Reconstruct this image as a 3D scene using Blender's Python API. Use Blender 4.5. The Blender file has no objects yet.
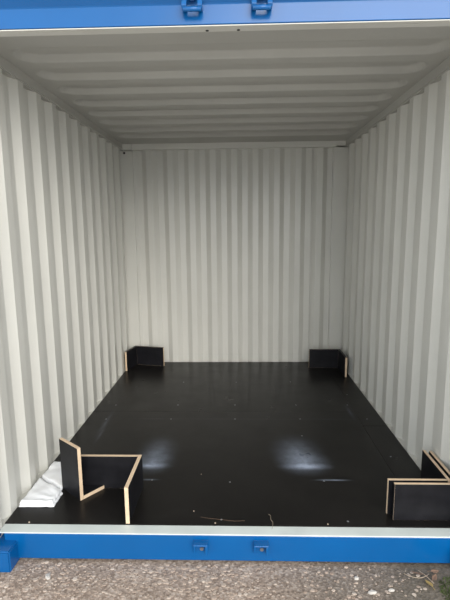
import bpy, bmesh, math, random
from mathutils import Vector, Matrix, noise

random.seed(7)
scene = bpy.context.scene
C = scene.collection
PI = math.pi

# ------------------------------------------------------------------ camera
YAW, PITCH, ROLL = -0.0305, -0.1595, -0.0102
cy, sy = math.cos(YAW), math.sin(YAW)
cp, sp = math.cos(PITCH), math.sin(PITCH)
fwd = Vector((sy * cp, cy * cp, sp))
right = Vector((cy, -sy, 0))
up = right.cross(fwd)
c_, s_ = math.cos(ROLL), math.sin(ROLL)
right2 = c_ * right + s_ * up
up2 = -s_ * right + c_ * up
cam_data = bpy.data.cameras.new('camera')
cam_data.sensor_fit = 'VERTICAL'
cam_data.sensor_height = 36.0
cam_data.lens = 443.3 * 36.0 / 600.0
cam_data.clip_start = 0.02
cam = bpy.data.objects.new('camera', cam_data)
C.objects.link(cam)
cam.matrix_world = Matrix(((right2.x, up2.x, -fwd.x, 0.0437),
                           (right2.y, up2.y, -fwd.y, -2.0449),
                           (right2.z, up2.z, -fwd.z, 1.4906),
                           (0, 0, 0, 1)))
scene.camera = cam

# ------------------------------------------------------------------ world, sun, exposure
world = bpy.data.worlds.new('hazy_sky')
scene.world = world
world.use_nodes = True
wn = world.node_tree.nodes
wl = world.node_tree.links
bg = wn['Background']
# bright hazy sky, paler and brighter towards the horizon than overhead, the same all round
wtc = wn.new('ShaderNodeTexCoord')
wsep = wn.new('ShaderNodeSeparateXYZ')
wl.new(wtc.outputs['Generated'], wsep.inputs[0])
wmr = wn.new('ShaderNodeMapRange')
wmr.inputs[1].default_value = 0.0; wmr.inputs[2].default_value = 1.0
wmr.inputs[3].default_value = 1.0; wmr.inputs[4].default_value = 0.3
wl.new(wsep.outputs[2], wmr.inputs[0])
wl.new(wmr.outputs[0], bg.inputs[1])
wmul = wn.new('ShaderNodeMath'); wmul.operation = 'MULTIPLY'
SKY = 2.45
wmul.inputs[1].default_value = SKY
wl.new(wmr.outputs[0], wmul.inputs[0]); wl.new(wmul.outputs[0], bg.inputs[1])
bg.inputs[0].default_value = (0.93, 0.97, 1.0, 1)

sun_d = bpy.data.lights.new('hazy_sun', 'SUN')
sun_d.energy = 2.45
sun_d.angle = math.radians(42)
sun_d.color = (1.0, 0.95, 0.88)
sun = bpy.data.objects.new('hazy_sun', sun_d)
C.objects.link(sun)
sdir = Vector((0.34, -1.0, 0.46)).normalized()
sun.rotation_euler = sdir.to_track_quat('Z', 'Y').to_euler()
sun.location = (4, -4, 6)

vs = scene.view_settings
vs.view_transform = 'Standard'
vs.look = 'None'
vs.gamma = 1.0
vs.use_curve_mapping = False
vs.exposure = 0.0

# ------------------------------------------------------------------ materials
def new_mat(name):
    m = bpy.data.materials.new(name)
    m.use_nodes = True
    nt = m.node_tree
    return m, nt, nt.nodes['Principled BSDF']

def ramp(nt, fac, stops):
    r = nt.nodes.new('ShaderNodeValToRGB')
    e = r.color_ramp.elements
    while len(e) < len(stops):
        e.new(0.5)
    for el, (p, col) in zip(e, stops):
        el.position = p
        el.color = (*col, 1) if len(col) == 3 else col
    nt.links.new(fac, r.inputs[0])
    return r

def noise_tex(nt, scale, detail=3, rough=0.5, coord='Object', vscale=None):
    tc = nt.nodes.new('ShaderNodeTexCoord')
    n = nt.nodes.new('ShaderNodeTexNoise')
    n.inputs['Scale'].default_value = scale
    n.inputs['Detail'].default_value = detail
    n.inputs['Roughness'].default_value = rough
    if vscale:
        mp = nt.nodes.new('ShaderNodeMapping')
        mp.inputs['Scale'].default_value = vscale
        nt.links.new(tc.outputs[coord], mp.inputs[0])
        nt.links.new(mp.outputs[0], n.inputs['Vector'])
    else:
        nt.links.new(tc.outputs[coord], n.inputs['Vector'])
    return n

def bump(nt, bsdf, h, strength, dist=0.01):
    b = nt.nodes.new('ShaderNodeBump')
    b.inputs['Strength'].default_value = strength
    b.inputs['Distance'].default_value = dist
    nt.links.new(h, b.inputs['Height'])
    nt.links.new(b.outputs[0], bsdf.inputs['Normal'])

def painted(name, col, var=0.03, rough=0.42, scale=2.0, spec=0.5):
    m, nt, b = new_mat(name)
    n = noise_tex(nt, scale, 4)
    lo = tuple(max(0, c * (1 - var)) for c in col)
    hi = tuple(min(1, c * (1 + var)) for c in col)
    r = ramp(nt, n.outputs[0], [(0.3, lo), (0.7, hi)])
    nt.links.new(r.outputs[0], b.inputs['Base Color'])
    b.inputs['Roughness'].default_value = rough
    b.inputs['Specular IOR Level'].default_value = spec
    n2 = noise_tex(nt, 9.0, 2)
    bump(nt, b, n2.outputs[0], 0.06, 0.01)
    return m

M_wall = painted('grey_white_paint', (0.645, 0.638, 0.592), 0.03, 0.30)
M_roof = painted('roof_paint', (0.495, 0.488, 0.455), 0.03, 0.62, 2.0, 0.25)
M_sill = painted('sill_paint', (0.64, 0.69, 0.67), 0.06, 0.38, 7.0)
M_blue = painted('blue_gloss_paint', (0.0, 0.093, 0.300), 0.06, 0.26, 3.0, 0.5)
M_dark = painted('dark_rubber', (0.012, 0.012, 0.012), 0.1, 0.7)
M_zinc = painted('zinc_screw', (0.30, 0.31, 0.33), 0.1, 0.35)
M_zinc.node_tree.nodes['Principled BSDF'].inputs['Metallic'].default_value = 0.8

# black film-faced plywood floor: scuffs along the sides, pale bluish patches and streaks
M_floor, nt, b = new_mat('black_film_floor')
tc = nt.nodes.new('ShaderNodeTexCoord')
n1 = noise_tex(nt, 3.0, 5, 0.6)
r1 = ramp(nt, n1.outputs[0], [(0.3, (0.0085, 0.0078, 0.0075)), (0.75, (0.0145, 0.0132, 0.0125))])
def pale_oval(cx, cyy, sx, syy, p=2.0):
    """soft-edged oval of pale bluish colour on the film, metres on the floor"""
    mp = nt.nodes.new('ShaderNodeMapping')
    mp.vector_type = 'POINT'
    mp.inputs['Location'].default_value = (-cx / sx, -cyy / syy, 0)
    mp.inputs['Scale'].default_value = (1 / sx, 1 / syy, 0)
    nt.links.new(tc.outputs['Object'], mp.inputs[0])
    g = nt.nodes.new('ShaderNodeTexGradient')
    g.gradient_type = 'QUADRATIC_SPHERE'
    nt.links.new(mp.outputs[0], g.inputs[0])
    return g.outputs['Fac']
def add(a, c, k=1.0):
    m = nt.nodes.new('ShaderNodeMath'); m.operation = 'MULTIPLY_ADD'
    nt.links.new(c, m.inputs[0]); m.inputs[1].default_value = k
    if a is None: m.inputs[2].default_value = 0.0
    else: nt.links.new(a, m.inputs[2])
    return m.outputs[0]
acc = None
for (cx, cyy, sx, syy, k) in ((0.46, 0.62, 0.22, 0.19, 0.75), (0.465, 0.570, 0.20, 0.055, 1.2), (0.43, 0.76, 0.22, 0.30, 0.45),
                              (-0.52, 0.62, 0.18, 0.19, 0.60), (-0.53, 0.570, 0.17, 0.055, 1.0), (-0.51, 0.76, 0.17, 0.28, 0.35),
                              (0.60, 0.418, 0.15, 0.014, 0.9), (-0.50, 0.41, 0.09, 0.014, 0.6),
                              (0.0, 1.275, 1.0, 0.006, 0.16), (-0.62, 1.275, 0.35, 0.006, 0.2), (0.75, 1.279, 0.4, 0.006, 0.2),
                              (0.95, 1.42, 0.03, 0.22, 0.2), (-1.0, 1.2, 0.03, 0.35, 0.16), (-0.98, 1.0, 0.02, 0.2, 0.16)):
    acc = add(acc, pale_oval(cx, cyy, sx, syy), k)
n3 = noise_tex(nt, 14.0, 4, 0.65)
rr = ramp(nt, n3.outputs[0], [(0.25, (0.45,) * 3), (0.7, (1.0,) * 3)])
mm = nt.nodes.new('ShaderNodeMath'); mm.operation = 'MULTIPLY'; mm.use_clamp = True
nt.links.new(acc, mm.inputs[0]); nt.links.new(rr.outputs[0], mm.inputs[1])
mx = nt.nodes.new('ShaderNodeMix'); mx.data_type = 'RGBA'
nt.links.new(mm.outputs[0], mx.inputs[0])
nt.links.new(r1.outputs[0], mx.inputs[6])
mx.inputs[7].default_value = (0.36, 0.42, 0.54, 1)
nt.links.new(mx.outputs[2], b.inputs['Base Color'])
nr = noise_tex(nt, 5.0, 4, 0.6)
rrr = ramp(nt, nr.outputs[0], [(0.3, (0.27,) * 3), (0.7, (0.36,) * 3)])
nt.links.new(rrr.outputs[0], b.inputs['Roughness'])
b.inputs['Specular IOR Level'].default_value = 0.17
bump(nt, b, n3.outputs[0], 0.05, 0.004)

# black film face of the loose boards
M_film, nt, b = new_mat('black_film_board')
n = noise_tex(nt, 12.0, 4)
r = ramp(nt, n.outputs[0], [(0.35, (0.007, 0.007, 0.009)), (0.75, (0.014, 0.014, 0.017))])
nt.links.new(r.outputs[0], b.inputs['Base Color'])
b.inputs['Roughness'].default_value = 0.42
b.inputs['Specular IOR Level'].default_value = 0.2

# plywood edge: plies run through the thickness (local Y)
M_ply, nt, b = new_mat('plywood_edge')
tc = nt.nodes.new('ShaderNodeTexCoord')
sep = nt.nodes.new('ShaderNodeSeparateXYZ')
nt.links.new(tc.outputs['Object'], sep.inputs[0])
ml = nt.nodes.new('ShaderNodeMath'); ml.operation = 'MULTIPLY'
nt.links.new(sep.outputs[1], ml.inputs[0]); ml.inputs[1].default_value = 2 * PI / 0.006
sn = nt.nodes.new('ShaderNodeMath'); sn.operation = 'SINE'
nt.links.new(ml.outputs[0], sn.inputs[0])
ad = nt.nodes.new('ShaderNodeMath'); ad.operation = 'MULTIPLY_ADD'
nt.links.new(sn.outputs[0], ad.inputs[0]); ad.inputs[1].default_value = 0.4; ad.inputs[2].default_value = 0.5
nz = noise_tex(nt, 30, 3)
ad2 = nt.nodes.new('ShaderNodeMath'); ad2.operation = 'MULTIPLY_ADD'
nt.links.new(nz.outputs[0], ad2.inputs[0]); ad2.inputs[1].default_value = 0.5
nt.links.new(ad.outputs[0], ad2.inputs[2])
r = ramp(nt, ad2.outputs[0], [(0.3, (0.52, 0.36, 0.22)), (0.95, (0.80, 0.63, 0.45))])
nt.links.new(r.outputs[0], b.inputs['Base Color'])
b.inputs['Roughness'].default_value = 0.7

# white plastic sheeting / paper
M_white, nt, b = new_mat('white_sheeting')
n = noise_tex(nt, 10, 4)
r = ramp(nt, n.outputs[0], [(0.3, (0.93, 0.95, 0.98)), (0.7, (0.95, 0.97, 1.0))])
nt.links.new(r.outputs[0], b.inputs['Base Color'])
b.inputs['Roughness'].default_value = 0.5
n2 = noise_tex(nt, 25, 3, 0.6, vscale=(1, 3, 1))
bump(nt, b, n2.outputs[0], 0.10, 0.006)

# ground: worn concrete with exposed aggregate
M_ground, nt, b = new_mat('aggregate_concrete')
tc = nt.nodes.new('ShaderNodeTexCoord')
v = nt.nodes.new('ShaderNodeTexVoronoi'); v.inputs['Scale'].default_value = 95
nt.links.new(tc.outputs['Object'], v.inputs['Vector'])
sepc = nt.nodes.new('ShaderNodeSeparateColor'); nt.links.new(v.outputs['Color'], sepc.inputs[0])
rv = ramp(nt, sepc.outputs[0], [(0.0, (0.25, 0.19, 0.15)), (0.45, (0.38, 0.30, 0.245)), (0.8, (0.48, 0.39, 0.325)), (1.0, (0.60, 0.51, 0.44))])
n = noise_tex(nt, 2.2, 5, 0.6)
rn = ramp(nt, n.outputs[0], [(0.35, (0.78, 0.75, 0.71)), (0.7, (1.0, 1.0, 1.0))])
mx = nt.nodes.new('ShaderNodeMix'); mx.data_type = 'RGBA'; mx.blend_type = 'MULTIPLY'; mx.inputs[0].default_value = 1
nt.links.new(rv.outputs[0], mx.inputs[6]); nt.links.new(rn.outputs[0], mx.inputs[7])
# mossy soil at the right-hand end
sepx = nt.nodes.new('ShaderNodeSeparateXYZ'); nt.links.new(tc.outputs['Object'], sepx.inputs[0])
nm = noise_tex(nt, 5, 4, 0.6)
mad = nt.nodes.new('ShaderNodeMath'); mad.operation = 'MULTIPLY_ADD'
nt.links.new(nm.outputs[0], mad.inputs[0]); mad.inputs[1].default_value = 0.7; nt.links.new(sepx.outputs[0], mad.inputs[2])
rm = ramp(nt, mad.outputs[0], [(0.0, (0, 0, 0)), (1.0, (1, 1, 1))])
mr = nt.nodes.new('ShaderNodeMapRange'); mr.inputs[1].default_value = 0.45; mr.inputs[2].default_value = 1.25
nt.links.new(mad.outputs[0], mr.inputs[0])
nt.nodes.remove(rm)
mx2 = nt.nodes.new('ShaderNodeMix'); mx2.data_type = 'RGBA'
mlt = nt.nodes.new('ShaderNodeMath'); mlt.operation = 'MULTIPLY'; mlt.inputs[1].default_value = 0.75
nt.links.new(mr.outputs[0], mlt.inputs[0])
nt.links.new(mlt.outputs[0], mx2.inputs[0]); nt.links.new(mx.outputs[2], mx2.inputs[6])
mx2.inputs[7].default_value = (0.085, 0.078, 0.06, 1)
# unseen yard beyond: made-up paler tone, added to bounce light onto the roof
mry = nt.nodes.new('ShaderNodeMapRange'); mry.inputs[1].default_value = -0.55; mry.inputs[2].default_value = -0.95
nt.links.new(sepx.outputs[1], mry.inputs[0])
mx3 = nt.nodes.new('ShaderNodeMix'); mx3.data_type = 'RGBA'
nt.links.new(mry.outputs[0], mx3.inputs[0]); nt.links.new(mx2.outputs[2], mx3.inputs[6])
rp = ramp(nt, n.outputs[0], [(0.3, (0.56, 0.53, 0.49)), (0.7, (0.66, 0.63, 0.59))])
nt.links.new(rp.outputs[0], mx3.inputs[7])
nt.links.new(mx3.outputs[2], b.inputs['Base Color'])
b.inputs['Roughness'].default_value = 0.9
bump(nt, b, v.outputs['Distance'], 0.6, 0.004)

# loose stone chips, a tone for each chip
M_chip, nt, b = new_mat('stone_chip')
g = nt.nodes.new('ShaderNodeNewGeometry')
r = ramp(nt, g.outputs['Random Per Island'], [(0.0, (0.31, 0.235, 0.185)), (0.4, (0.40, 0.315, 0.255)), (0.85, (0.48, 0.39, 0.32)), (1.0, (0.60, 0.51, 0.43))])
nt.links.new(r.outputs[0], b.inputs['Base Color'])
b.inputs['Roughness'].default_value = 0.85
M_pale = painted('pale_stone', (0.52, 0.49, 0.45), 0.15, 0.85, 40)
M_moss = painted('moss', (0.075, 0.105, 0.03), 0.5, 0.9, 30)
M_leaf_y = painted('dry_yellow_leaf', (0.42, 0.30, 0.11), 0.25, 0.7, 30)
M_leaf_b = painted('dry_brown_leaf', (0.24, 0.15, 0.10), 0.25, 0.7, 30)
M_straw = painted('dry_straw', (0.36, 0.29, 0.22), 0.15, 0.8, 30)

# ------------------------------------------------------------------ helpers
def link(name, me, mats, parent=None):
    if not isinstance(mats, (list, tuple)): mats = [mats]
    for m in mats: me.materials.append(m)
    o = bpy.data.objects.new(name, me)
    C.objects.link(o)
    if parent: o.parent = parent
    return o

def from_bm(name, bm, mats, parent=None, smooth=False):
    bmesh.ops.recalc_face_normals(bm, faces=bm.faces)
    me = bpy.data.meshes.new(name)
    bm.to_mesh(me); bm.free()
    if smooth:
        for p in me.polygons: p.use_smooth = True
    return link(name, me, mats, parent)

def add_box(bm, x0, x1, y0, y1, z0, z1):
    vs_ = [bm.verts.new(p) for p in ((x0, y0, z0), (x1, y0, z0), (x1, y1, z0), (x0, y1, z0),
                                    (x0, y0, z1), (x1, y0, z1), (x1, y1, z1), (x0, y1, z1))]
    fs = []
    for f in ((0, 3, 2, 1), (4, 5, 6, 7), (0, 1, 5, 4), (1, 2, 6, 5), (2, 3, 7, 6), (3, 0, 4, 7)):
        fs.append(bm.faces.new([vs_[i] for i in f]))
    return fs

def boxes(name, lst, mat, parent=None, bevel=0.0):
    bm = bmesh.new()
    for b_ in lst: add_box(bm, *b_)
    if bevel:
        bmesh.ops.bevel(bm, geom=bm.edges[:], offset=bevel, segments=2, profile=0.5, affect='EDGES', clamp_overlap=True)
    return from_bm(name, bm, mat, parent)

def add_cyl(bm, p0, p1, r, n=12, r2=None):
    p0, p1 = Vector(p0), Vector(p1)
    d = (p1 - p0).normalized()
    a = d.orthogonal().normalized(); c = d.cross(a)
    r2 = r if r2 is None else r2
    A = [bm.verts.new(p0 + (a * math.cos(2 * PI * i / n) + c * math.sin(2 * PI * i / n)) * r) for i in range(n)]
    B = [bm.verts.new(p1 + (a * math.cos(2 * PI * i / n) + c * math.sin(2 * PI * i / n)) * r2) for i in range(n)]
    for i in range(n):
        bm.faces.new((A[i], A[(i + 1) % n], B[(i + 1) % n], B[i]))
    bm.faces.new(A[::-1]); bm.faces.new(B)

def add_extrude(bm, prof, axis_from, axis_to, place):
    """closed profile of 2-D points swept from axis_from to axis_to; place(u, v, t) -> xyz"""
    A = [bm.verts.new(place(u, v_, axis_from)) for u, v_ in prof]
    B = [bm.verts.new(place(u, v_, axis_to)) for u, v_ in prof]
    n = len(prof)
    for i in range(n):
        bm.faces.new((A[i], A[(i + 1) % n], B[(i + 1) % n], B[i]))
    bm.faces.new(A[::-1]); bm.faces.new(B)

def add_tube(bm, pts, r, n=6):
    pts = [Vector(p) for p in pts]
    rings = []
    for i, p in enumerate(pts):
        d = (pts[min(i + 1, len(pts) - 1)] - pts[max(i - 1, 0)]).normalized()
        a = d.orthogonal().normalized(); c = d.cross(a)
        rings.append([bm.verts.new(p + (a * math.cos(2 * PI * k / n) + c * math.sin(2 * PI * k / n)) * r) for k in range(n)])
    for q in range(len(rings) - 1):
        for k in range(n):
            bm.faces.new((rings[q][k], rings[q][(k + 1) % n], rings[q + 1][(k + 1) % n], rings[q + 1][k]))
    bm.faces.new(rings[0][::-1]); bm.faces.new(rings[-1])

def tag(o, label, cat, group=None, kind=None):
    o['label'] = label; o['category'] = cat
    if group: o['group'] = group
    if kind: o['kind'] = kind
    return o

def empty(name, loc, rz=0.0):
    o = bpy.data.objects.new(name, None)
    o.empty_display_size = 0.05
    C.objects.link(o)
    o.location = loc; o.rotation_euler = (0, 0, rz)
    return o

# ------------------------------------------------------------------ container shell
L = 2.802          # floor depth
W = 1.17           # half width at the floor
ZW = 2.316         # top of the side sheets
ZC = 2.376         # roof sheet
GZ = -0.161        # ground

# side sheets: trapezoid corrugation, pitch 230 mm
P, DEP = 0.2305, 0.032
def corr_line(t0, t1, first_inner, pitch, inner, slope, outer, depth):
    """list of (t, d): d = 0 on the inner face and depth on the outer one"""
    pts = []
    k = -2
    while True:
        s = first_inner + k * pitch
        if s > t1 + pitch: break
        pts += [(s, 0), (s + inner, 0), (s + inner + slope, depth), (s + inner + slope + outer, depth)]
        k += 1
    res = []
    for (a, da), (b_, db) in zip(pts[:-1], pts[1:]):
        if b_ <= t0 or a >= t1: continue
        lo, hi = max(a, t0), min(b_, t1)
        f = lambda t: da + (db - da) * (t - a) / (b_ - a)
        if not res: res.append((lo, f(lo)))
        res.append((hi, f(hi)))
    return res

def sheet(name, line, z0, z1, place, mat, thick=0.003):
    bm = bmesh.new()
    n = len(line)
    rows = []
    for dz in (z0, z1):
        rows.append(([bm.verts.new(place(t, d, dz)) for t, d in line], [bm.verts.new(place(t, d + thick, dz)) for t, d in line]))
    (i0, o0), (i1, o1) = rows
    for k in range(n - 1):
        bm.faces.new((i0[k], i0[k + 1], i1[k + 1], i1[k]))
        bm.faces.new((o0[k], o1[k], o1[k + 1], o0[k + 1]))
        bm.faces.new((i0[k], o0[k], o0[k + 1], i0[k + 1]))
        bm.faces.new((i1[k], i1[k + 1], o1[k + 1], o1[k]))
    for k in (0, n - 1):
        bm.faces.new((i0[k], i1[k], o1[k], o0[k]))
    o = from_bm(name, bm, mat)
    bv = o.modifiers.new('soft_bends', 'BEVEL')
    bv.width = 0.006; bv.segments = 2; bv.limit_method = 'ANGLE'; bv.angle_limit = math.radians(15)
    return o

side_line = corr_line(-0.03, L + 0.03, 0.305, P, 0.068, 0.050, 0.0625, DEP)
wl_ = sheet('wall_left', side_line, -0.03, ZW, lambda t, d, z: (-W - 0.002 - d, t, z), M_wall)
tag(wl_, 'left corrugated light grey steel side of the container', 'wall', kind='structure')
wr_ = sheet('wall_right', side_line, -0.03, ZW, lambda t, d, z: (W + 0.002 + d, t, z), M_wall)
tag(wr_, 'right corrugated light grey steel side of the container', 'wall', kind='structure')

back_line = corr_line(-1.07, 1.05, -0.05 + 0.0255 - 0.226 * 4, 0.226, 0.062, 0.051, 0.062, 0.038)
wb_ = sheet('wall_back', back_line, -0.03, 2.33, lambda t, d, z: (t, L + 0.004 + d, z), M_wall)
tag(wb_, 'corrugated light grey steel end sheet at the back of the container', 'wall', kind='structure')
# flat corner posts, corner blocks and the head rail belong to the end frame
boxes('corner_post', [(-1.215, -1.070, L - 0.006, L + 0.09, -0.03, 2.312)], M_wall, wb_, 0.004)
boxes('corner_post', [(1.046, 1.215, L - 0.006, L + 0.09, -0.03, 2.318)], M_wall, wb_, 0.004)
boxes('head_rail', [(-1.068, 1.070, L - 0.034, L + 0.09, 2.318, 2.392)], M_wall, wb_, 0.004)
boxes('corner_block', [(-1.215, -1.070, L - 0.030, L + 0.09, 2.318, 2.398)], M_wall, wb_, 0.005)
boxes('corner_block', [(1.072, 1.240, L - 0.030, L + 0.09, 2.330, 2.405)], M_wall, wb_, 0.005)
boxes('end_backing', [(-1.222, 1.222, L + 0.0905, L + 0.094, -0.15, 2.42)], M_wall, wb_)
bm = bmesh.new(); add_cyl(bm, (-1.155, L - 0.006, 2.290), (-1.155, L - 0.010, 2.290), 0.012)
from_bm('drain_hole', bm, M_dark, wb_)
# fine weld seam lines beside the posts
for x in (-0.905, 0.835):
    boxes('weld_seam', [(x - 0.003, x + 0.003, L + 0.0005, L + 0.008, 0.0, 2.31)], M_wall, wb_)

# top side rails
def rail(name, s, label):
    bm = bmesh.new()
    x0, x1 = sorted((s * (W - 0.006), s * 1.222))
    add_box(bm, x0, x1, -0.075, L + 0.09, ZW, ZC + 0.015)
    bmesh.ops.bevel(bm, geom=bm.edges[:], offset=0.008, segments=2, affect='EDGES')
    o = from_bm(name, bm, M_roof)
    return tag(o, label, 'rail', kind='structure')
rail('trim_1', -1, 'grey square top rail above the left wall')
rail('trim_2', 1, 'grey square top rail above the right wall')
# bottom side rails: the narrow ledge at the foot of the sheets
def low_rail(name, s, label):
    x0, x1 = sorted((s * (W + 0.0015), s * 1.222))
    o = boxes(name, [(x0, x1, -0.055, L + 0.09, -0.15, -0.003)], M_wall, None, 0.003)
    return tag(o, label, 'rail', kind='structure')
low_rail('baseboard_left', -1, 'narrow steel ledge along the foot of the left wall')
low_rail('baseboard_right', 1, 'narrow steel ledge along the foot of the right wall')

# roof sheet with pressed grooves that end in rounded tips short of the rails
def roof():
    ys = []
    y = -0.075
    while y < L + 0.06:
        ys.append(y); y += 0.004
    xs = [-1.2, -1.16, -1.13]
    x = -1.115
    while x < -0.93: xs.append(x); x += 0.0125
    xs += [-0.8, -0.4, 0.0]
    xs = xs + [-v for v in reversed(xs[:-1])]
    R_, SL, D_ = 0.098, 0.017, 0.037
    XE = 1.100
    cs = [0.372 + 0.2875 * k for k in range(8)]
    def h(x, y):
        best = 0.0
        for c in cs:
            if abs(y - c) > R_: continue
            dx = max(0.0, abs(x) - (XE - R_))
            d = math.hypot(dx, y - c)
            if d < R_:
                t = min(1.0, (R_ - d) / SL)
                t = t * t * (3 - 2 * t) * 0.35 + t * 0.65
                best = max(best, D_ * t)
        return best
    bm = bmesh.new()
    low = [[bm.verts.new((x, y, ZC + h(x, y))) for x in xs] for y in ys]
    for j in range(len(ys) - 1):
        for i in range(len(xs) - 1):
            f = bm.faces.new((low[j][i], low[j + 1][i], low[j + 1][i + 1], low[j][i + 1]))
            f.smooth = True
    me = bpy.data.meshes.new('ceiling'); bm.to_mesh(me); bm.free()
    o = link('ceiling', me, M_roof)
    sd = o.modifiers.new('plate', 'SOLIDIFY'); sd.thickness = 0.003; sd.offset = -1
    return tag(o, 'light grey roof sheet with pressed cross grooves', 'ceiling', kind='structure')
roof()

# ------------------------------------------------------------------ floor of film-faced plywood sheets
fl = boxes('floor', [(-W, W, 0.0, L, -0.15, -0.024)], M_dark)
tag(fl, 'black film-faced plywood floor of the container', 'floor', kind='structure')
g_ = 0.0008
def panel(x0, x1, y0, y1, dz=0.0):
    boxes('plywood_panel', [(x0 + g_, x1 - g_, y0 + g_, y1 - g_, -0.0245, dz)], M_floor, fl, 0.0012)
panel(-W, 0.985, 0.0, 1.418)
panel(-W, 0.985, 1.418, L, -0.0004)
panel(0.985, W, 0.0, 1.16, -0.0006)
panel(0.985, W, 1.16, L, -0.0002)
bm = bmesh.new()
add_cyl(bm, (0, 0, -0.0004), (0, 0, 0.0011), 0.0062, 10, 0.0050)
bmesh.ops.recalc_face_normals(bm, faces=bm.faces)
screw_me = bpy.data.meshes.new('screw'); bm.to_mesh(screw_me); bm.free(); screw_me.materials.append(M_zinc)
for (x, y) in ((-1.015, 1.554), (-0.479, 1.556), (0.01, 1.559), (0.53, 1.561), (0.965, 1.563),
               (-1.017, 1.269), (-0.497, 1.273), (0.012, 1.276), (0.526, 1.279), (1.051, 1.283),
               (0.548, 0.408), (-0.482, 0.406), (-0.012, 0.390), (1.04, 0.70), (1.02, 1.80),
               (-0.50, 2.13), (0.02, 2.13), (0.55, 2.14), (0.50, 0.99), (-0.05, 0.045), (0.60, 0.04)):
    s = bpy.data.objects.new('screw', screw_me); C.objects.link(s); s.parent = fl
    s.location = (x, y, 0.0)

# ------------------------------------------------------------------ door frame: sill, header, posts
YF = -0.066
sill = boxes('trim_3', [(-1.14, 1.14, YF, 0.0, -0.148, -0.0085)], M_blue, None, 0.004)
tag(sill, 'blue painted door sill beam across the front edge of the floor', 'sill', kind='structure')
boxes('sill_plate', [(-1.168, 1.168, YF - 0.001, 0.0, -0.0090, -0.0025)], M_sill, sill, 0.003)
# corner castings: block with a recessed opening
def casting(s):
    x0, x1 = sorted((s * (1.074 if s < 0 else 1.095), s * 1.222))
    bm = bmesh.new()
    add_box(bm, x0, x1, -0.150, 0.05, -0.162, -0.047)
    bmesh.ops.bevel(bm, geom=bm.edges[:], offset=0.007, segments=3, affect='EDGES')
    o = from_bm('corner_casting', bm, M_blue, sill)
    bm = bmesh.new()
    cx = s * 1.155
    pts = [(cx + 0.024 * math.cos(a) + (0.0), -0.106 + (0.022 if math.sin(a) > 0 else -0.022) * 1 + 0.024 * math.sin(a) ) for a in [2 * PI * i / 16 for i in range(16)]]
    add_extrude(bm, pts, -0.1505, -0.1515, lambda u, v_, t: (u, t, v_))
    from_bm('aperture', bm, M_dark, o)
casting(-1); casting(1)

hd = empty('trim_4', (0, 0, 0))
tag(hd, 'blue painted header beam above the door opening', 'header', kind='structure')
# blue outer skin: rolled lower lip, sloping face, upright face
bm = bmesh.new()
prof = [(-0.116, 2.299), (-0.119, 2.301), (-0.1140, 2.374), (-0.117, 2.379), (-0.146, 2.412), (-0.146, 2.50), (-0.040, 2.50), (-0.040, 2.310), (-0.112, 2.301)]
add_extrude(bm, prof, -1.222, 1.222, lambda u, v_, t: (t, u, v_))
o = from_bm('header_beam', bm, M_blue, hd)
bv = o.modifiers.new('soft', 'BEVEL'); bv.width = 0.004; bv.segments = 2; bv.limit_method = 'ANGLE'
# inner grey flange
boxes('header_flange', [(-1.165, 1.165, -0.1185, -0.064, 2.2930, 2.2975)], M_wall, hd, 0.002)
boxes('header_web', [(-1.165, 1.165, -0.068, -0.064, 2.2975, 2.395)], M_roof, hd)
for x in (-0.078, 0.050):
    bm = bmesh.new(); add_cyl(bm, (x, -0.078, 2.2932), (x, -0.078, 2.2918), 0.007)
    from_bm('bolt_hole', bm, M_dark, hd)

def header_keeper(x):
    """cam keeper of the lock rod: base plate, two jaws, bridging bar and a top lug"""
    k = empty('cam_keeper', (x, -0.114, 2.358)); k.parent = hd; k.scale = (1.2, 1.1, 1.2)
    boxes('base_plate', [(-0.034, 0.034, 0.0, 0.020, 0.004, 0.055)], M_blue, k, 0.003)
    for s in (-1, 1):
        bm = bmesh.new()
        pr = [(-0.004, -0.010), (-0.038, -0.013), (-0.046, -0.004), (-0.040, 0.012), (-0.026, 0.010), (-0.022, 0.028), (-0.004, 0.034)]
        add_extrude(bm, pr, s * 0.026 - 0.008, s * 0.026 + 0.008, lambda u, v_, t: (t, u, v_))
        bmesh.ops.bevel(bm, geom=bm.edges[:], offset=0.002, segments=1, affect='EDGES')
        from_bm('jaw', bm, M_blue, k)
    bm = bmesh.new(); add_cyl(bm, (-0.030, -0.034, -0.013), (0.030, -0.034, -0.013), 0.008)
    from_bm('crossbar', bm, M_blue, k, True)
    bm = bmesh.new()
    add_box(bm, -0.012, 0.012, -0.030, -0.004, 0.018, 0.062)
    bmesh.ops.bevel(bm, geom=bm.edges[:], offset=0.005, segments=2, affect='EDGES')
    from_bm('lug', bm, M_blue, k)
header_keeper(-0.132); header_keeper(0.142)

def sill_keeper(x):
    k = empty('cam_keeper', (x, YF, -0.060)); k.parent = sill
    boxes('base_plate', [(-0.036, 0.036, -0.005, 0.0, -0.030, 0.030)], M_blue, k, 0.002)
    boxes('hood', [(-0.036, 0.036, -0.044, -0.005, 0.020, 0.030)], M_blue, k, 0.004)
    boxes('cheek', [(-0.036, -0.026, -0.022, -0.005, -0.030, 0.021)], M_blue, k, 0.003)
    boxes('cheek', [(0.022, 0.036, -0.040, -0.005, -0.030, 0.021)], M_blue, k, 0.004)
    bm = bmesh.new(); add_cyl(bm, (0.004, -0.005, -0.012), (0.004, -0.016, -0.012), 0.009)
    from_bm('stud', bm, M_zinc, k)['label'] = 'bare metal stud'
sill_keeper(-0.148); sill_keeper(0.149)

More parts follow.
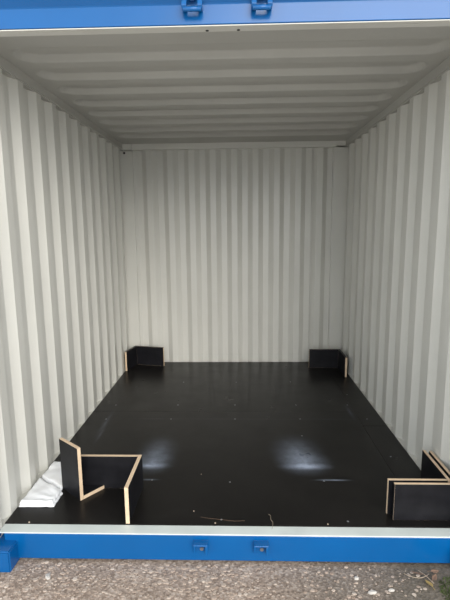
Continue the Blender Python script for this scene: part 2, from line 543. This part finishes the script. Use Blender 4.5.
def post(name, s, label):
    x0, x1 = sorted((s * 1.171, s * 1.222))
    o = boxes(name, [(x0, x1, -0.106, -0.032, -0.046, 2.2925)], M_blue, None, 0.006)
    tag(o, label, 'post', kind='structure')
    a, b_ = sorted((s * 1.168, s * 1.171))
    boxes('inner_face', [(a, b_, -0.06, -0.029, -0.002, 2.2925)], M_wall, o)
post('trim_5', -1, 'blue upright corner post at the left of the door opening')
post('trim_6', 1, 'blue upright corner post at the right of the door opening')

# ------------------------------------------------------------------ ground
bm = bmesh.new()
ext = 30.0
xs = [-ext, -6, -3] + [-1.6 + 0.05 * i for i in range(65)] + [3, 6, ext]
ys = [-ext, -6, -3, -2] + [-1.0 + 0.05 * i for i in range(25)] + [1, 3, 6, ext]
vv = [[bm.verts.new((x, y, GZ + (0.003 * noise.noise((x * 3, y * 3, 0)) - 0.003 if abs(x) < 1.6 and -1 < y < 0.2 else -0.003))) for x in xs] for y in ys]
for j in range(len(ys) - 1):
    for i in range(len(xs) - 1):
        bm.faces.new((vv[j][i], vv[j][i + 1], vv[j + 1][i + 1], vv[j + 1][i]))
gr = from_bm('ground', bm, M_ground, None, True)
tag(gr, 'worn concrete ground with exposed pale aggregate in front of the sill', 'ground', kind='structure')

def add_chip(bm, c, r, flat, seed):
    rs = random.Random(seed)
    n = 6
    a0 = rs.random() * PI
    el = rs.uniform(0.6, 1.0)
    top = []; bot = []
    for i in range(n):
        a = a0 + 2 * PI * i / n
        k = rs.uniform(0.75, 1.1)
        x, y = math.cos(a) * r * k, math.sin(a) * r * k * el
        bot.append(bm.verts.new((c[0] + x, c[1] + y, c[2] - 0.003)))
        top.append(bm.verts.new((c[0] + x * 0.72, c[1] + y * 0.72, c[2] + flat * rs.uniform(0.7, 1.1))))
    for i in range(n):
        bm.faces.new((bot[i], bot[(i + 1) % n], top[(i + 1) % n], top[i]))
    bm.faces.new(top)
bm = bmesh.new()
for i in range(4200):
    x = random.uniform(-1.5, 1.5); y = -0.07 - random.random() * 0.55
    dens = 1.0 if x < 0.1 else 0.35
    if random.random() > dens: continue
    if abs(x) > 1.04 and y > -0.165: continue
    if x > 0.90 and y > -0.35: continue
    r = random.choice((0.004, 0.006, 0.009, 0.013)) * random.uniform(0.8, 1.2)
    add_chip(bm, (x, y, GZ - 0.002), r, 0.0015 + r * 0.02, i)
st = from_bm('stone_chips', bm, M_chip)
tag(st, 'fine stone chips bedded all over the concrete ground', 'gravel', kind='stuff')

def pebble(x, y, r, seed, label, el=1.0):
    bm = bmesh.new()
    add_chip(bm, (0, 0, 0), r, 0.008, seed)
    bmesh.ops.bevel(bm, geom=bm.edges[:], offset=r * 0.12, segments=1, affect='EDGES')
    o = from_bm('pebble', bm, M_pale)
    o.location = (x, y, GZ - 0.002); o.scale = (1, el, 1)
    o.rotation_euler = (0, 0, random.random() * 3)
    tag(o, label, 'stone', 'pale stones in the ground')
pebble(0.650, -0.232, 0.030, 31, 'largest pale flat stone in the ground, below the sill right of centre', 0.7)
pebble(0.742, -0.220, 0.018, 37, 'small pale stone right of the largest pale stone', 0.8)
pebble(0.600, -0.150, 0.014, 33, 'tiny pale stone close under the sill, above the largest pale stone', 0.9)
pebble(-0.885, -0.165, 0.026, 35, 'pale stone near the left corner casting', 0.6)

# moss at the right end
bm = bmesh.new()
for i in range(900):
    a = random.random() * 2 * PI; rr_ = math.sqrt(random.random())
    x = 1.045 + math.cos(a) * rr_ * 0.085; y = -0.235 + math.sin(a) * rr_ * 0.10
    if y > -0.085: continue
    hgt = random.uniform(0.008, 0.020) * (1.1 - 0.6 * rr_)
    dx, dy = random.uniform(-0.007, 0.007), random.uniform(-0.007, 0.007)
    w_ = 0.0022; t = random.random() * PI
    cx_, sx_ = math.cos(t) * w_, math.sin(t) * w_
    p = [bm.verts.new((x - cx_, y - sx_, GZ - 0.004)), bm.verts.new((x + cx_, y + sx_, GZ - 0.004)),
         bm.verts.new((x + dx * .5 + sx_, y + dy * .5 - cx_, GZ - 0.004)), bm.verts.new((x + dx, y + dy, GZ + hgt))]
    bm.faces.new((p[0], p[1], p[3])); bm.faces.new((p[1], p[2], p[3])); bm.faces.new((p[2], p[0], p[3]))
ms = from_bm('moss_patch', bm, M_moss)
tag(ms, 'green moss tufts growing on the ground under the right end of the sill', 'moss', kind='stuff')

def leaf(x, y, ln, wd, rz, mat, label, curl=0.25, lift=0.004, tilt=0.2):
    bm = bmesh.new()
    N = 8
    rows = []
    for i in range(N + 1):
        t = i / N
        hw = wd * math.sin(PI * min(1, t * 0.96 + 0.02)) ** 0.8 * (1.15 - 0.5 * t)
        z = curl * ln * (t - 0.5) ** 2
        rows.append([bm.verts.new((ln * (t - 0.5), s * hw, z + abs(s) * hw * 0.5)) for s in (-1, -0.5, 0, 0.5, 1)])
    for i in range(N):
        for k in range(4):
            bm.faces.new((rows[i][k], rows[i][k + 1], rows[i + 1][k + 1], rows[i + 1][k]))
    o = from_bm('dry_leaf', bm, mat, None, True)
    sd = o.modifiers.new('thick', 'SOLIDIFY'); sd.thickness = 0.0006
    bm = bmesh.new(); add_tube(bm, [(-ln * 0.5, 0, curl * ln * .25), (-ln * 0.68, 0.003, curl * ln * .2), (-ln * 0.85, 0.002, curl * ln * .1)], 0.0009, 5)
    from_bm('stalk', bm, mat, o)
    o.location = (x, y, GZ + lift); o.rotation_euler = (tilt, 0.1, rz)
    tag(o, label, 'leaf', 'dry leaves by the sill')
leaf(0.925, -0.185, 0.050, 0.014, 1.9, M_leaf_y, 'yellow dry leaf lying beside the moss')
leaf(0.965, -0.150, 0.060, 0.012, 0.9, M_leaf_b, 'curled brown dry leaf between the yellow leaf and the moss', 0.5)
leaf(0.895, -0.125, 0.055, 0.010, 2.7, M_leaf_b, 'brown dry leaf just under the sill, left of the yellow leaf', 0.4)
leaf(0.985, -0.110, 0.045, 0.011, 0.2, M_leaf_b, 'brown dry leaf tucked under the sill above the moss', 0.4)

def stem(name, pts, r, label, cat='straw', mat=None):
    bm = bmesh.new(); add_tube(bm, pts, r, 6)
    return tag(from_bm(name, bm, mat or M_straw, None, True), label, cat)
stem('dry_twig', [(0.80 + 0.15 * t, -0.10 - 0.05 * math.sin(t * 3) - 0.02 * t, GZ + 0.006 + 0.008 * math.sin(t * PI)) for t in [i / 10 for i in range(11)]], 0.0018, 'long bent dry stem arching among the brown leaves')
stem('dry_twig', [(0.90 + 0.05 * t, -0.095 - 0.09 * t, GZ + 0.006 + 0.006 * math.sin(t * PI)) for t in [i / 6 for i in range(7)]], 0.0016, 'short straight dry stem lying across the brown leaves')
# wisps on the floor edge
stem('dry_grass', [(0.196, 0.085, 0.002), (0.200, 0.075, 0.010), (0.206, 0.060, 0.012), (0.205, 0.040, 0.006), (0.214, 0.020, 0.004), (0.212, -0.002, 0.004), (0.206, -0.030, 0.004)], 0.0010, 'curly dry grass wisp over the sill above the right-hand sill keeper', 'grass')
stem('dry_grass', [(-0.16, 0.062, 0.002), (-0.11, 0.048, 0.003), (-0.05, 0.040, 0.003), (0.02, 0.030, 0.002), (0.07, 0.034, 0.002)], 0.0005, 'thin straight dry grass wisp on the black floor by the sill', 'grass', M_leaf_b)
def crumb(x, y, z, r, seed, label):
    r *= 0.7
    bm = bmesh.new(); add_chip(bm, (0, 0, 0.003), r, r * 0.6, seed)
    o = from_bm('crumb', bm, M_straw); o.location = (x, y, z)
    tag(o, label, 'crumb', 'crumbs of dirt on the floor')
crumb(-1.043, 0.004, 0.001, 0.008, 3, 'pale crumb at the left end of the sill near the white sheeting')
crumb(-0.080, 0.012, 0.001, 0.007, 4, 'pale crumb on the floor edge left of the curly grass wisp')
crumb(0.492, 0.012, 0.001, 0.006, 5, 'pale crumb at the floor edge left of the right-hand plywood brackets')
crumb(-0.190, 0.470, 0.0, 0.005, 6, 'tiny pale crumb in the middle of the black floor')
crumb(-0.200, 0.110, 0.0, 0.005, 8, 'tiny pale crumb on the black floor above the left sill keeper')

# ------------------------------------------------------------------ plywood corner brackets
T = 0.021
def film(parent, ln, h, y0, y1):
    o = boxes('film_face', [(0.0006, ln - 0.0006, y0, y1, 0.0006, h - 0.0006)], M_film, parent)
    o['label'] = 'smooth black film face'
def board(parent, name, ln, h, loc, rot, t=T, dark_end=False, dark_top=False):
    """board: local X length, Y thickness, Z height; ply core with black film glued on both faces"""
    bm = bmesh.new()
    add_box(bm, 0, ln, 0.0008, t - 0.0008, 0, h)
    o = from_bm(name, bm, M_ply, parent)
    film(o, ln, h, 0.0, 0.0008); film(o, ln, h, t - 0.0008, t)
    if dark_end:
        e = boxes('painted_end', [(-0.0008, 0.0, 0.0008, t - 0.0008, 0.0006, h - 0.004)], M_film, o)
        e['label'] = 'end sealed with black paint'
    if dark_top:
        e = boxes('painted_top', [(0.0006, ln - 0.0006, 0.0004, t - 0.0004, h, h + 0.0008)], M_film, o)
        e['label'] = 'top edge sealed with black paint'
    o.location = loc; o.rotation_euler = rot
    return o

GRP = 'plywood corner brackets'
def tagb(o, label): tag(o, label, 'bracket', GRP)

# near left, standing: cross board + board along the depth
b1 = empty('plywood_bracket', (-0.523, 0.0, 0.0008))
tagb(b1, 'low black plywood bracket standing just right of the tall turned one, near the sill')
board(b1, 'cross_board', 0.335, 0.200, (-0.352, 0.315, 0.0), (0, 0, 0))
board(b1, 'side_board', 0.332, 0.200, (0.004, 0.004, 0.0), (0, 0, PI / 2))
# near left, beside the white sheeting: tall board on a flat three-cornered foot
ang = math.atan2(0.117, 0.094)
b2 = empty('plywood_bracket', (-0.842, 0.192, 0.0008), ang)
tagb(b2, 'tall turned black plywood bracket beside the white sheeting, with a flat foot')
board(b2, 'upright_board', 0.190, 0.310, (T, 0.0, 0.0), (0, 0, PI / 2))
ca, sa = math.cos(-ang), math.sin(-ang)
bm = bmesh.new()
tri = [(-0.842, 0.192), (-0.7442, 0.3138), (-0.930, 0.3138)]
# keep clear of the upright: start just behind its back face
u_ = Vector((math.cos(ang), math.sin(ang)))
loc2 = []
for px, py in tri:
    dx, dy = px + 0.842, py - 0.192
    loc2.append([dx * ca - dy * sa, dx * sa + dy * ca])
p0 = [T + 0.0005, 0.0]
k_ = (T + 0.0005) / max(loc2[2][0], 1e-6)
prof = [p0, loc2[1], [max(loc2[2][0], T + 0.0005), loc2[2][1]]]
def add_prism(bm, pr, z0, z1): add_extrude(bm, pr, z0, z1, lambda u, v_, t: (u, v_, t))
add_prism(bm, prof, 0.0, T - 0.0008)
foot = from_bm('foot_board', bm, M_ply, b2)
bm = bmesh.new(); add_prism(bm, prof, T - 0.0008, T)
from_bm('film_face', bm, M_film, foot)['label'] = 'smooth black film face'

# near right: two nested brackets
b3 = empty('plywood_bracket', (0.818, 0.100, 0.0008))
tagb(b3, 'inner of the two nested black plywood brackets by the right wall at the sill')
board(b3, 'cross_board', 0.302, 0.193, (0.0, 0.0, 0.0), (0, 0, 0), 0.018)
board(b3, 'side_board', 0.322, 0.193, (0.321, 0.0, 0.0), (0, 0, PI / 2), 0.018)
b4 = empty('plywood_bracket', (0.834, 0.052, 0.0008))
tagb(b4, 'outer bracket of the nested plywood pair, nearest to the sill and the right wall')
board(b4, 'cross_board', 0.311, 0.200, (0.0, 0.0, 0.0), (0, 0, 0), 0.018, True)
board(b4, 'side_board', 0.345, 0.200, (0.332, 0.0, 0.0), (0, 0, PI / 2), 0.018)

# far left, turned a little
b5 = empty('plywood_bracket', (-1.092, 2.715, 0.0006), math.radians(-13))
tagb(b5, 'black plywood bracket in the far left corner of the floor')
board(b5, 'cross_board', 0.318, 0.208, (0.0, 0.0, 0.0), (0, 0, 0), dark_top=True)
board(b5, 'side_board', 0.262, 0.208, (0.0, -0.241, 0.0), (0, 0, PI / 2), dark_top=True)
# far right
b6 = empty('plywood_bracket', (0.800, 2.580, 0.0006))
tagb(b6, 'black plywood bracket in the far right corner of the floor')
board(b6, 'cross_board', 0.310, 0.203, (0.0, 0.0, 0.0), (0, 0, 0), dark_top=True)
board(b6, 'side_board', 0.325, 0.203, (0.332, -0.304, 0.0), (0, 0, PI / 2), dark_top=True)

# ------------------------------------------------------------------ white sheeting by the left wall
def sheeting(name, quad, h0, amp, seed, label, folds, layers):
    """soft folded bundle: quad = floor corners (front-left, front-right, back-right, back-left)"""
    root = empty(name, (quad[0][0], quad[0][1], 0.0005))
    ox, oy = quad[0]
    for q in range(layers):
        bm = bmesh.new()
        N, Mv = 26, 22
        ins = 0.012 * q
        z0 = h0 * q / layers
        z1 = h0 * (q + 1) / layers - 0.0008
        rows = []
        rs = random.Random(seed * 10 + q)
        sx, sy_ = (rs.uniform(-0.004, 0.004), rs.uniform(-0.004, 0.004)) if q else (0.0, 0.0)
        for j in range(Mv + 1):
            row = []
            for i in range(N + 1):
                u, v_ = i / N, j / Mv
                a = [quad[0][k] * (1 - u) + quad[1][k] * u for k in (0, 1)]
                c = [quad[3][k] * (1 - u) + quad[2][k] * u for k in (0, 1)]
                x = a[0] * (1 - v_) + c[0] * v_; y = a[1] * (1 - v_) + c[1] * v_
                cxm = sum(p[0] for p in quad) / 4; cym = sum(p[1] for p in quad) / 4
                k = 1 - 0.05 * q
                x = cxm + (x - cxm) * k + sx; y = cym + (y - cym) * k + sy_
                e = min(u * 0.19, (1 - u) * 0.19, v_ * 0.2, (1 - v_) * 0.2)
                rim = min(1.0, e / 0.008); rim = math.sqrt(1 - (1 - rim) ** 2)
                jx = 0.004 * noise.noise((v_ * 6, seed, q)) ; jy = 0.004 * noise.noise((u * 6, seed + 3, q))
                zz = z0 + (z1 - z0) * (0.35 + 0.65 * rim)
                if q == layers - 1:
                    zz += amp * rim * (0.5 + noise.noise((u * 3 + seed, v_ * folds, seed * 2.1)))
                row.append((x + jx - ox, y + jy - oy, zz))
            rows.append(row)
        top = [[bm.verts.new(p) for p in r] for r in rows]
        bot = [[bm.verts.new((p[0], p[1], z0)) for p in r] for r in rows]
        for j in range(Mv):
            for i in range(N):
                bm.faces.new((top[j][i], top[j][i + 1], top[j + 1][i + 1], top[j + 1][i]))
                bm.faces.new((bot[j][i], bot[j + 1][i], bot[j + 1][i + 1], bot[j][i + 1]))
        for i in range(N):
            bm.faces.new((bot[0][i], bot[0][i + 1], top[0][i + 1], top[0][i]))
            bm.faces.new((bot[Mv][i + 1], bot[Mv][i], top[Mv][i], top[Mv][i + 1]))
        for j in range(Mv):
            bm.faces.new((bot[j + 1][0], bot[j][0], top[j][0], top[j + 1][0]))
            bm.faces.new((bot[j][N], bot[j + 1][N], top[j + 1][N], top[j][N]))
        from_bm('folded_layer', bm, M_white, root, True)
    tag(root, label, 'sheeting', 'white folded sheeting by the left wall')
sheeting('folded_sheeting', [(-1.162, 0.132), (-0.968, 0.136), (-0.968, 0.262), (-1.160, 0.400)], 0.026, 0.007, 4,
         'thick white folded sheeting on the floor left of the tall turned bracket', 5, 2)
sheeting('folded_sheeting', [(-1.158, 0.407), (-0.985, 0.282), (-1.000, 0.575), (-1.155, 0.585)], 0.018, 0.008, 9,
         'thinner white sheet lying behind the thick white folded sheeting', 4, 1)
